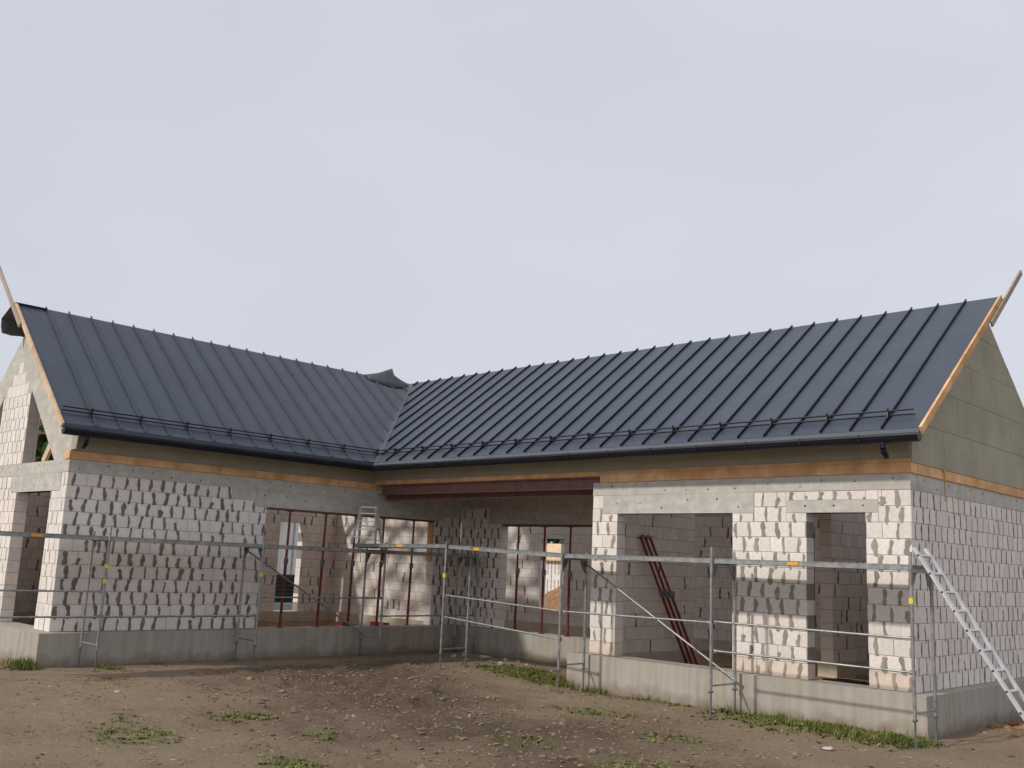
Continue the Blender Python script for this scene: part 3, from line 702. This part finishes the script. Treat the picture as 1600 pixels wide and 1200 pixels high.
for x0, x1 in zip(FR, FR[1:]): deckbay(scR, (x0 + .05, YO), (x1 - .05, YO), (0, 1), DECK + (.42 if x0 < 16 else 0), DECK)
deckbay(scR, (2.7, YO), (15.4, YO), (0, 1), DECK + .02 + .30, DECK + .47)
for y0, y1 in zip(FLY, FLY[1:]): deckbay(scL, (XO, y0 + .05), (XO, y1 - .05), (-1, 0), DECK - .18, DECK - .18)
for x0, x1, z0, z1 in ((15.5, 28.2, 3.7, 3.2), (15.5, 28.2, 1.95, 1.2), (28.4, 41.15, 3.2, 3.3), (41.35, 54.15, 3.37, 3.35), (41.35, 54.15, 1.55, 1.52)): rail(scR, (x0, YO + .14, z0), (x1, YO + .14, z1))
for y0, y1, z_ in ((-40.7, -27.95, 3.2), (-40.7, -27.95, 1.4), (-27.75, -14.9, 1.4), (-14.7, -1.95, 2.87), (-1.75, 9.9, 1.25)): rail(scL, (XO - .14, y0, z_), (XO - .14, y1, z_))
rail(scR, (28.3, YI - .14, 6.75), (41.25, YI - .14, -.35), 'diagonal_brace'); rail(scL, (XI + .14, -14.8, 6.7), (XI + .14, -1.85, -.5), 'diagonal_brace')
for x_, z_ in ((15.45, 5.3), (54.25, 5.4)): sticker(fr[x_], (x_, YO, z_), .112, .112, .16, 'yellow')
for y_, z_ in ((-27.85, 5.05), (-27.85, 3.95), (-14.8, 4.7)): sticker(fl[y_], (XO, y_, z_), .112, .112, .15, 'yellow')
dp = [o for o in bpy.data.objects if o.name.startswith('deck_plank')]
for (x_, y_, z_, sx, sy) in ((47.0, YO + .085, DECK - .13, .35, .02), (19.0, YO + .085, DECK + .17, .3, .02), (9.2, YO + .085, DECK + .27, .4, .02)): sticker(scR, (x_, y_, z_), sx, sy, .1, 'orange')
sticker(scL, (XO - .085, -33.0, DECK - .31), .02, .4, .1, 'orange')

# ------------------------------------------------------------------ ladders
ld_ = empty('ladder', (61.2, -2.6, GZ), 'long aluminium ladder leaning on the end of the scaffold', 'ladder')
a = Vector((54.15, 0, 8.35)); b_ = Vector((61.0, 0, gz(61, -2.6) + .0)); dd = (b_ - a).normalized()
for yy in (-3.35, -1.75):
    MB().bar(a + Vector((0, yy, 0)), b_ + Vector((0, yy, 0)), .14, .36, (0, 1, 0)).build('stile', 'alu', ld_)
nrg = int((b_ - a).length / 1.17)
for i in range(nrg):
    p = a + dd * (.5 + i * 1.17)
    if (b_ - p).length < .4: break
    r_ = MB(); r_.bar(p + Vector((0, -3.30, 0)), p + Vector((0, -1.80, 0)), .13, .13, dd).build('rung', 'alu', ld_)
    MB().tube(p + Vector((0, -3.35, 0)) - Vector((0, .185, 0)), p + Vector((0, -3.35, 0)) - Vector((0, .17, 0)), .065, 10).build('rung_end', 'hole', ld_)
sl = empty('step_ladder', (2.9, -2.8, 7.72), 'small aluminium step ladder standing on the scaffold deck', 'step ladder')
zt0 = DECK + .36; zt1 = zt0 + 3.35
EW = Vector((.74, .67, 0)); EG = Vector((.55, -.83, 0))
def A(f, s, side):                                  # climbing side towards the yard, support side behind
    return Vector((2.75, -2.75, 0)) + EW * s * (.72 + .38 * (1 - f)) + EG * (.85 if side else -.85) * (1 - f) + EG * (.1 if side else -.1) + Vector((0, 0, zt0 + (zt1 - zt0) * f))
for side in (0, 1):
    for s in (-1, 1): MB().bar(A(0, s, side), A(1, s, side), .12, .22, (0, 1, 0)).build('stile', 'alu', sl)
for k in range(4): f = .18 + k * .22; MB().bar(A(f, -1, 1), A(f, 1, 1), .34, .09).build('step', 'alu', sl)
for f in (.12, .5): MB().bar(A(f, -1, 0), A(f, 1, 0), .1, .1).build('brace', 'alu', sl)
MB().bar(A(1, -1.05, 0) + Vector((0, 0, .05)), A(1, 1.05, 0) + Vector((0, 0, .05)), .5, .1).build('platform', 'alu', sl)
for s in (-1, 1): MB().bar(A(.42, s, 0), A(.42, s, 1), .06, .08).build('spreader', 'black', sl)

# ------------------------------------------------------------------ steel props
def prop(foot, head, label, group, lean=False):
    foot, head = Vector(foot), Vector(head); d = (head - foot).normalized(); L_ = (head - foot).length
    r0 = empty('steel_prop', foot, label, 'prop', group)
    m_ = foot + d * L_ * .58
    MB().tube(foot + d * .05, m_, .125, 12).build('outer_tube', 'prop', r0, smooth=True)
    MB().tube(m_ - d * .2, head - d * .04, .10, 12).build('inner_tube', 'prop', r0, smooth=True)
    c = MB(); c.tube(m_ - d * .45, m_ + d * .1, .18, 12); c.path([m_ + Vector((.12, 0, 0)), m_ + Vector((.34, .0, .05)), m_ + Vector((.34, 0, -.3)), m_ + Vector((.12, 0, -.32))], .035, 6)
    c.build('collar', 'galv_dark', r0, smooth=True)
    u = d.orthogonal().normalized(); v = d.cross(u)
    for nm, p in (('base_plate', foot), ('head_plate', head - d * .05)):
        MB().prism([p + (u * i + v * j) * .3 for i, j in ((-1, -1), (1, -1), (1, 1), (-1, 1))], d * .05).build(nm, 'prop', r0)
    return r0
for i, y_ in enumerate((-9.33, -5.36, -1.88, 1.57, 5.45)):
    prop((-.5, y_, 0.0), (-.5, y_ + .12, 10.36), ['red steel prop in the long opening, nearest the left jamb', 'second red steel prop from the left jamb of the long opening', 'red steel prop in the middle of the long opening', 'red steel prop just right of the step ladder in the long opening', 'red steel prop nearest the right end of the long opening'][i], 'props under the lintels')
for i, x_ in enumerate((8.0, 11.56, 14.9)):
    prop((x_, YR + .5, 0.0), (x_, YR + .5, 10.2), ['left red steel prop in the recess opening', 'middle red steel prop in the recess opening', 'right red steel prop in the recess opening, behind scaffold post'][i], 'props under the lintels')
for i in range(3):
    prop((30.6 + .55 * i, 9.0 - .1 * i, -1.15), (28.78 + .02 * i, 4.7 + .62 * i, 9.1), ['leftmost of three red props leaning on the inner wall', 'middle one of three red props leaning on the inner wall', 'rightmost of three red props leaning on the inner wall'][i], 'props leaning on the inner wall')
# red crates on the sand floor
for i, (u, v) in enumerate(((535, 968), (615, 968), (660, 966))):
    p = on(u, v, 2, -.2); x_, y_ = (p.x, min(p.y, YR - 1.2)); zf = -1.15
    r0 = empty('crate', (x_, y_, zf), ['red crate on the sand floor, left of the other red crates', 'middle red crate at the foot of the streaked partition', 'red crate at the right end of the long opening'][i], 'crate')
    MB().box(x_ - .5, x_ + .5, y_ - .4, y_ + .4, zf - .1, zf + .04).build('base', 'red', r0)
    for (x0, x1, y0, y1) in ((-.5, .5, -.4, -.32), (-.5, .5, .32, .4), (-.5, -.42, -.32, .32), (.42, .5, -.32, .32)): MB().box(x_ + x0, x_ + x1, y_ + y0, y_ + y1, zf + .05, zf + .62).build('side', 'red', r0)
# rope heap behind the narrow opening
mb = MB(); pts = []
for i in range(150):
    a = i * .55; r = 1.6 + .5 * math.sin(i * 1.7); pts.append((46.0 + r * 1.2 * math.cos(a) + random.uniform(-.15, .15), 6.0 + r * .8 * math.sin(a), -.95 + .35 * abs(math.sin(i * .37)) + random.uniform(0, .25)))
mb.path(pts, .05, 5); tag(mb.build('rope_heap', 'rope'), 'heap of dark rope on the floor inside the narrow opening', 'rope')
mb = MB(); mb.path([(XB + .2, 4.9, 13.7), (XB + .22, 4.95, 13.2), (XB + .2, 4.92, 12.4), (XB + .17, 5.0, 11.6)], .035, 6); mb.tube((XB + .2, 4.7, 13.55), (XB + .2, 5.15, 13.6), .05, 6)
tag(mb.build('string', 'string'), 'yellow string tied over the timber plate on the gable', 'string')

# ------------------------------------------------------------------ stones, clods, grass
def rock(mb, c, r, seed, flat=.6):
    rr = random.Random(seed); bm = bmesh.new(); bmesh.ops.create_icosphere(bm, subdivisions=2 if r > .2 else 1, radius=1)
    sx, sy, sz = rr.uniform(.8, 1.5), rr.uniform(.7, 1.1), flat * rr.uniform(.7, 1.1); rot = rr.uniform(0, 6.28); ph = [rr.uniform(0, 6) for _ in range(6)]
    vs_ = []
    for v in bm.verts:
        k = 1 + .22 * math.sin(3 * v.co.x + ph[0]) * math.sin(3 * v.co.y + ph[1]) + .16 * math.sin(5 * v.co.z + ph[2] + 2 * v.co.x) + rr.uniform(-.07, .07)
        x, y, z = v.co.x * k * sx * r, v.co.y * k * sy * r, v.co.z * k * sz * r
        vs_.append((c[0] + x * math.cos(rot) - y * math.sin(rot), c[1] + x * math.sin(rot) + y * math.cos(rot), c[2] + z))
    mb.add(vs_, [tuple(v.index for v in f.verts) for f in bm.faces]); bm.free()
SP = [((757, 1025), .5, 'long pale broken stone lying beside the recess plinth'), ((710, 1024), .42, 'brown stone at the foot of the corner scaffold frame'), ((727, 1022), .35, 'flat pale stone between the two posts of the corner frame'), ((731, 1028), .22, 'small yellowish stone by the corner frame post'), ((767, 1030), .2, 'small white stone right of the long broken stone'), ((790, 1029), .36, 'pale rounded stone in the recess, among the group'), ((784, 1036), .42, 'large grey tilted stone nearest the camera in the recess'), ((810, 1031), .3, 'flat pale stone right of the grey tilted stone'), ((823, 1035), .17, 'little stone at the right end of the stone group'), ((1294, 1169), .3, 'grey stone in front of the grass near the right corner'), ((863, 1047), .17, 'small stone next to the scaffold post by the recess'), ((185, 1079), .22, 'white scrap of stone on the mud at left')]
for i, ((u, v), r, lb) in enumerate(SP):
    p = on(u, v, 2, GZ + (.5 if 690 < u < 870 else .1)); zz = gz(p.x, p.y); p = on(u, v, 2, zz + .1)
    mb = MB(); rock(mb, (p.x, p.y, gz(p.x, p.y) + r * .22), r, 40 + i, .6); o = mb.build('stone', 'stone', None, smooth=True, origin=(p.x, p.y, gz(p.x, p.y))); tag(o, lb, 'stone', 'stones on the ground')
mb = MB()
CX = RNG.uniform(3, 62, 16000); CY = RNG.uniform(-46, 9, 16000); CM = mudmask(CX, CY); CZ = ghc(CX, CY)
keep = (CM * .85 + .10 > RNG.random(16000) * 1.3) & (((CX > 2.5) & (CY < -1.6)) | ((CX > 2) & (CX < 25)))
PROTO = []
for i in range(24):
    q = MB(); rock(q, (0, 0, 0), 1.0 if i < 16 else .15, 900 + i, .65); q.v = [tuple(Vector(p) / (1.0 if i < 16 else .15)) for p in q.v]; PROTO.append(q)
def lump(mb, x, y, z, r, i):
    q = PROTO[i % 16 if r > .2 else 16 + i % 8]; c, s_ = math.cos(i * 2.4), math.sin(i * 2.4)
    mb.add([(x + (p[0] * c - p[1] * s_) * r, y + (p[0] * s_ + p[1] * c) * r, z + p[2] * r) for p in q.v], q.f)
for i in np.nonzero(keep)[0][:3000]:
    r = min(abs(random.gauss(0, .065)) + .03, .26); lump(mb, CX[i], CY[i], CZ[i] + r * .12, r, int(i))
clod = mat('clod', (.15, .108, .074), (.31, .228, .16), 6, .95, .6, 60, .1, island=.3)
tag(mb.build('soil_clods', clod, None, smooth=True), 'crumbs and clods of soil scattered over the muddy yard', 'soil', kind='stuff')
# grass blades
mb = MB(); N = 0
def blade(x, y, z, h, lean, a, wd):
    dx, dy = math.cos(a), math.sin(a); px, py = -dy * wd, dx * wd
    mb.add([(x - px, y - py, z), (x + px, y + py, z), (x + dx * lean * .4 + px * .8, y + dy * lean * .4 + py * .8, z + h * .6), (x + dx * lean * .4 - px * .8, y + dy * lean * .4 - py * .8, z + h * .6), (x + dx * lean, y + dy * lean, z + h)], [(0, 1, 2, 3), (3, 2, 4)])
TX = RNG.uniform(-4, 62, 120000); TY = RNG.uniform(-42, 9, 120000); TG = grassmask(TX, TY)
ok = ~((TX < 1.3) & (TY > LA - 1.3)) & ~((TX > 26.1) & (TY > -1.0) & (TX < XB + 1.1)) & (TG > .12) & (RNG.random(120000) < TG * .9)
TX, TY, TG = TX[ok], TY[ok], TG[ok]; TZ = ghc(TX, TY) - .03
for x, y, z, g in list(zip(TX, TY, TZ, TG))[:9000]:
    near_wall = (-4 < y < -.9 and x > 40)
    for k in range(5):
        h = random.uniform(.10, .40) * (1.15 if near_wall else 1) * (.4 + g * .7)
        blade(x + random.gauss(0, .12), y + random.gauss(0, .12), z, h, random.uniform(.02, .3), random.uniform(0, 6.28), random.uniform(.012, .028)); N += 1
    if random.random() < .4:
        for k in range(4):
            a = random.uniform(0, 6.28); L_ = random.uniform(.12, .32); blade(x, y, z + .02, L_ * .5, L_, a, .055); N += 1
for (cx_, cy_, n_, hh) in ((1.4, -31.4, 260, 1.0), (-.5, -31.6, 200, .7), (26.6, -1.4, 140, .8), (29.6, -1.5, 120, .7), (41.4, -2.0, 90, .7), (44.2, -1.7, 60, .7), (46.2, -2.4, 110, .6), (49.6, -3.2, 150, .55), (51.2, -4.6, 130, .5), (53.0, -3.0, 130, .7), (48, -5, 70, .4), (34, -1.3, 60, .6), (3.0, -26.5, 80, .5), (2.0, -22, 40, .4), (2, -12, 25, .35)):
    for k in range(n_):
        x, y = cx_ + random.gauss(0, .75), cy_ + random.gauss(0, .3 if cy_ > -2.1 or cx_ < 20 else .75)
        if (x < 1.2 and y > LA - 1.15) or (26.2 < x < XB + 1 and y > -.93): continue
        blade(x, y, gz(x, y) - .03, random.uniform(.3, 1) * hh, random.uniform(.05, .45), random.uniform(0, 6.28), random.uniform(.015, .035))
QX = RNG.uniform(8, 64, 16000); QY = RNG.uniform(-46, -1.3, 16000); QN = fbm(QX * .22, QY * .22, 3, 55); QM = mudmask(QX, QY)
ok = (QN > .50 + .28 * QM) & (RNG.random(16000) < .75) & ~((QX > 26) & (QY > -1.2)); QX, QY = QX[ok], QY[ok]
for x, y, z in zip(QX, QY, ghc(QX, QY)):
    for k in range(3): blade(x + random.gauss(0, .06), y + random.gauss(0, .06), z - .02, random.uniform(.03, .14), random.uniform(.02, .16), random.uniform(0, 6.28), random.uniform(.008, .018))
WX = RNG.uniform(40, 54, 260); WY = -1.2 - np.abs(RNG.normal(0, 2.2, 260)); WX = np.concatenate([WX, RNG.normal(21.5, 3.2, 140)]); WY = np.concatenate([WY, RNG.normal(.2, 1.8, 140)])
for x, y, z in zip(WX, WY, ghc(WX, WY)):
    for k in range(random.randint(4, 8)):
        a = random.uniform(0, 6.28); L_ = random.uniform(.14, .38); blade(x, y, z, L_ * random.uniform(.25, .8), L_, a, random.uniform(.04, .075))
tag(mb.build('grass', 'grass', None, fix=False), 'short grass and weeds along the plinths and in patches', 'grass', kind='stuff')
# straw-dry stalks on the bare soil
mb = MB()
SX = RNG.uniform(6, 62, 5000); SY = RNG.uniform(-46, -2, 5000); SZ = ghc(SX, SY) + .03
for x, y, z in zip(SX, SY, SZ):
    a = random.uniform(0, 6.28); L_ = random.uniform(.08, .4)
    mb.add([(x, y, z), (x + math.cos(a) * L_, y + math.sin(a) * L_, z + random.uniform(-.02, .08)), (x + math.cos(a) * L_ - math.sin(a) * .02, y + math.sin(a) * L_ + math.cos(a) * .02, z + .02), (x - math.sin(a) * .02, y + math.cos(a) * .02, z + .01)], [(0, 1, 2, 3)])
straw = mat('straw', (.30, .24, .14), (.40, .33, .21), 4, .9, island=.3)
tag(mb.build('dry_straw', straw, None, fix=False), 'dry stalks littering the bare soil', 'straw', kind='stuff')
# spoil heap by the gable
mb = MB()
for i in range(420):
    x, y = random.gauss(58.3, 1.8), random.gauss(9, 3.2)
    if x < XB + 1.3: continue
    r = abs(random.gauss(0, .14)) + .05; lump(mb, x, y, gz(x, y) + r * .15, min(r, .5), i)
spoil = mat('spoil', (.24, .135, .07), (.40, .25, .14), 4, .95, .6, 50, .1, island=.25)
tag(mb.build('spoil_heap', spoil, None, smooth=True), 'orange brown spoil beside the right gable plinth', 'soil', kind='stuff')

# ------------------------------------------------------------------ behind the house
def tree(loc, h, r, label, seed, n_=5200):
    rr = random.Random(seed); root = empty('tree', loc, label, 'tree', 'trees behind the house'); L0 = Vector(loc)
    mb = MB(); mb.tube(L0 - Vector((0, 0, .4)), L0 + Vector((0, 0, h * .45)), r * .07, 10, r * .045)
    tips = []
    for i in range(16):
        a = rr.uniform(0, 6.28); zz = h * rr.uniform(.28, .5); p = L0 + Vector((0, 0, zz)); q = p + Vector((math.cos(a) * r * rr.uniform(.4, .8), math.sin(a) * r * rr.uniform(.4, .8), h * rr.uniform(.1, .45)))
        mb.tube(p, q, r * .03, 6, r * .01); tips.append(q)
    mb.tube(L0 + Vector((0, 0, h * .44)), L0 + Vector((0, 0, h * .85)), r * .045, 8, r * .01); tips.append(L0 + Vector((0, 0, h * .85)))
    mb.build('trunk', 'bark', root, smooth=True)
    lf = MB()
    for i in range(n_):
        c = rr.choice(tips); v = Vector((rr.gauss(0, 1), rr.gauss(0, 1), rr.gauss(0, .8))); c = c + v * r * .19
        s = rr.uniform(.5, 1.1); u = Vector((rr.gauss(0, 1), rr.gauss(0, 1), rr.gauss(0, 1))).normalized(); w_ = u.orthogonal().normalized()
        lf.add([c - u * s, c + w_ * s * .5, c + u * s, c - w_ * s * .5], [(0, 1, 2, 3)])
    lf.build('crown', 'leaf', root, fix=False)
def far(u, v, d):                                     # point at distance d (courses) along a pixel's ray
    return CAM / S + ray(u, v).normalized() * d
p = far(70, 700, 175); tree((p.x, p.y, GZ), 34, 17, 'green tree seen through the triangular gable light', 1)
p = far(868, 850, 300); tree((p.x, p.y, GZ), 26, 16, 'dark green tree behind the neighbouring unfinished building', 2)
p = far(1268, 890, 150); tree((p.x, p.y, GZ), 26, 14, 'leafy tree seen through the narrow opening on the right', 3)
# neighbouring unfinished building with timber roof, seen through the back doorway
p = far(858, 905, 215); nb = empty('neighbour_building', (p.x, p.y, GZ), 'distant unfinished block building with timber boarded roof, seen through the doorway', 'building')
mb = MB(); x0, x1, yy = p.x - 16, p.x + 18, p.y
mb.box(x0, x1, yy, yy + 20, GZ - .3, 7.8); mb.build('wall', 'block', nb)
for r_ in range(11):
    k = 0
    while k < 34:
        if random.random() < .9: MB().box(x0 + k, x0 + k + .28, yy - .03, yy - .001, GZ + .05 + r_, GZ + .95 + r_).build('mortar_smear', 'smear_light', nb)
        k += 1.03
    if r_ > 9: break
MB().prism([(x0 - 1, yy - 1, 7.5), (x1 + 1, yy - 1, 7.5), (x1 + 1, yy + 10, 11), (x0 - 1, yy + 10, 11)], (0, 0, .4)).build('roof', 'timber_pale', nb)
mb = MB(); p = far(862, 940, 165)
NN = 24
for j in range(NN + 1):
    for i in range(NN + 1):
        x, y = (i / NN - .5) * 2, (j / NN - .5) * 2; r = math.hypot(x, y)
        mb.v.append((p.x + 4 + x * 11, p.y + y * 8, GZ - .4 + 7.0 * max(0, 1 - r) ** .9 + .5 * random.random() * (r < 1)))
for j in range(NN):
    for i in range(NN): mb.f.append((j * (NN + 1) + i, j * (NN + 1) + i + 1, (j + 1) * (NN + 1) + i + 1, (j + 1) * (NN + 1) + i))
tag(mb.build('soil_mound', spoil, None, smooth=True), 'mound of soil behind the house seen through the back doorway', 'mound')
# white shed, pipes and trough behind the left wing
p = far(436, 860, 190); sh = empty('shed', (p.x, p.y, GZ), 'white ribbed shed seen through the doorway of the left wing', 'shed')
MB().box(p.x - 12, p.x, p.y - 14, p.y + 14, GZ - .3, 13).build('wall', 'white', sh)
for k in range(24): MB().box(p.x, p.x + .12, p.y - 14 + k * 1.2, p.y - 14 + k * 1.2 + .35, GZ, 12.9).build('rib', 'bluegrey' if k > 12 else 'white', sh)
MB().prism([(p.x + .6, p.y - 15, 13), (p.x + .6, p.y + 15, 13), (p.x - 12.6, p.y + 15, 15), (p.x - 12.6, p.y - 15, 15)], (0, 0, .3)).build('roof', 'bluegrey', sh)
p = far(440, 895, 165); st = empty('pallet_stack', (p.x, p.y, GZ), 'black stack of slatted pallets in front of the white shed', 'pallets')
for k in range(9): MB().box(p.x - 3, p.x + 3, p.y - 5, p.y + 5, GZ + .05 + k * .62 , GZ + .45 + k * .62).build('pallet', 'black', st); MB().box(p.x - 2.7, p.x + 2.7, p.y - 4.6, p.y + 4.6, GZ + .45 + k * .62, GZ + .67 + k * .62).build('spacer', 'black', st)
p = far(437, 928, 142); tr = empty('trough', (p.x, p.y, GZ), 'grey blue concrete trough on the grass behind the left wing', 'trough')
for (x0, x1, y0, y1, z0, z1) in ((-1, 1, -4, 4, -.1, .3), (.7, 1, -4, 4, .3, 2.2), (-1, -.7, -4, 4, .3, 2.2), (-.7, .7, -4, -3.7, .3, 2.2), (-.7, .7, 3.7, 4, .3, 2.2)): MB().box(p.x + x0, p.x + x1, p.y + y0, p.y + y1, GZ + z0, GZ + z1).build('side', 'bluegrey', tr)
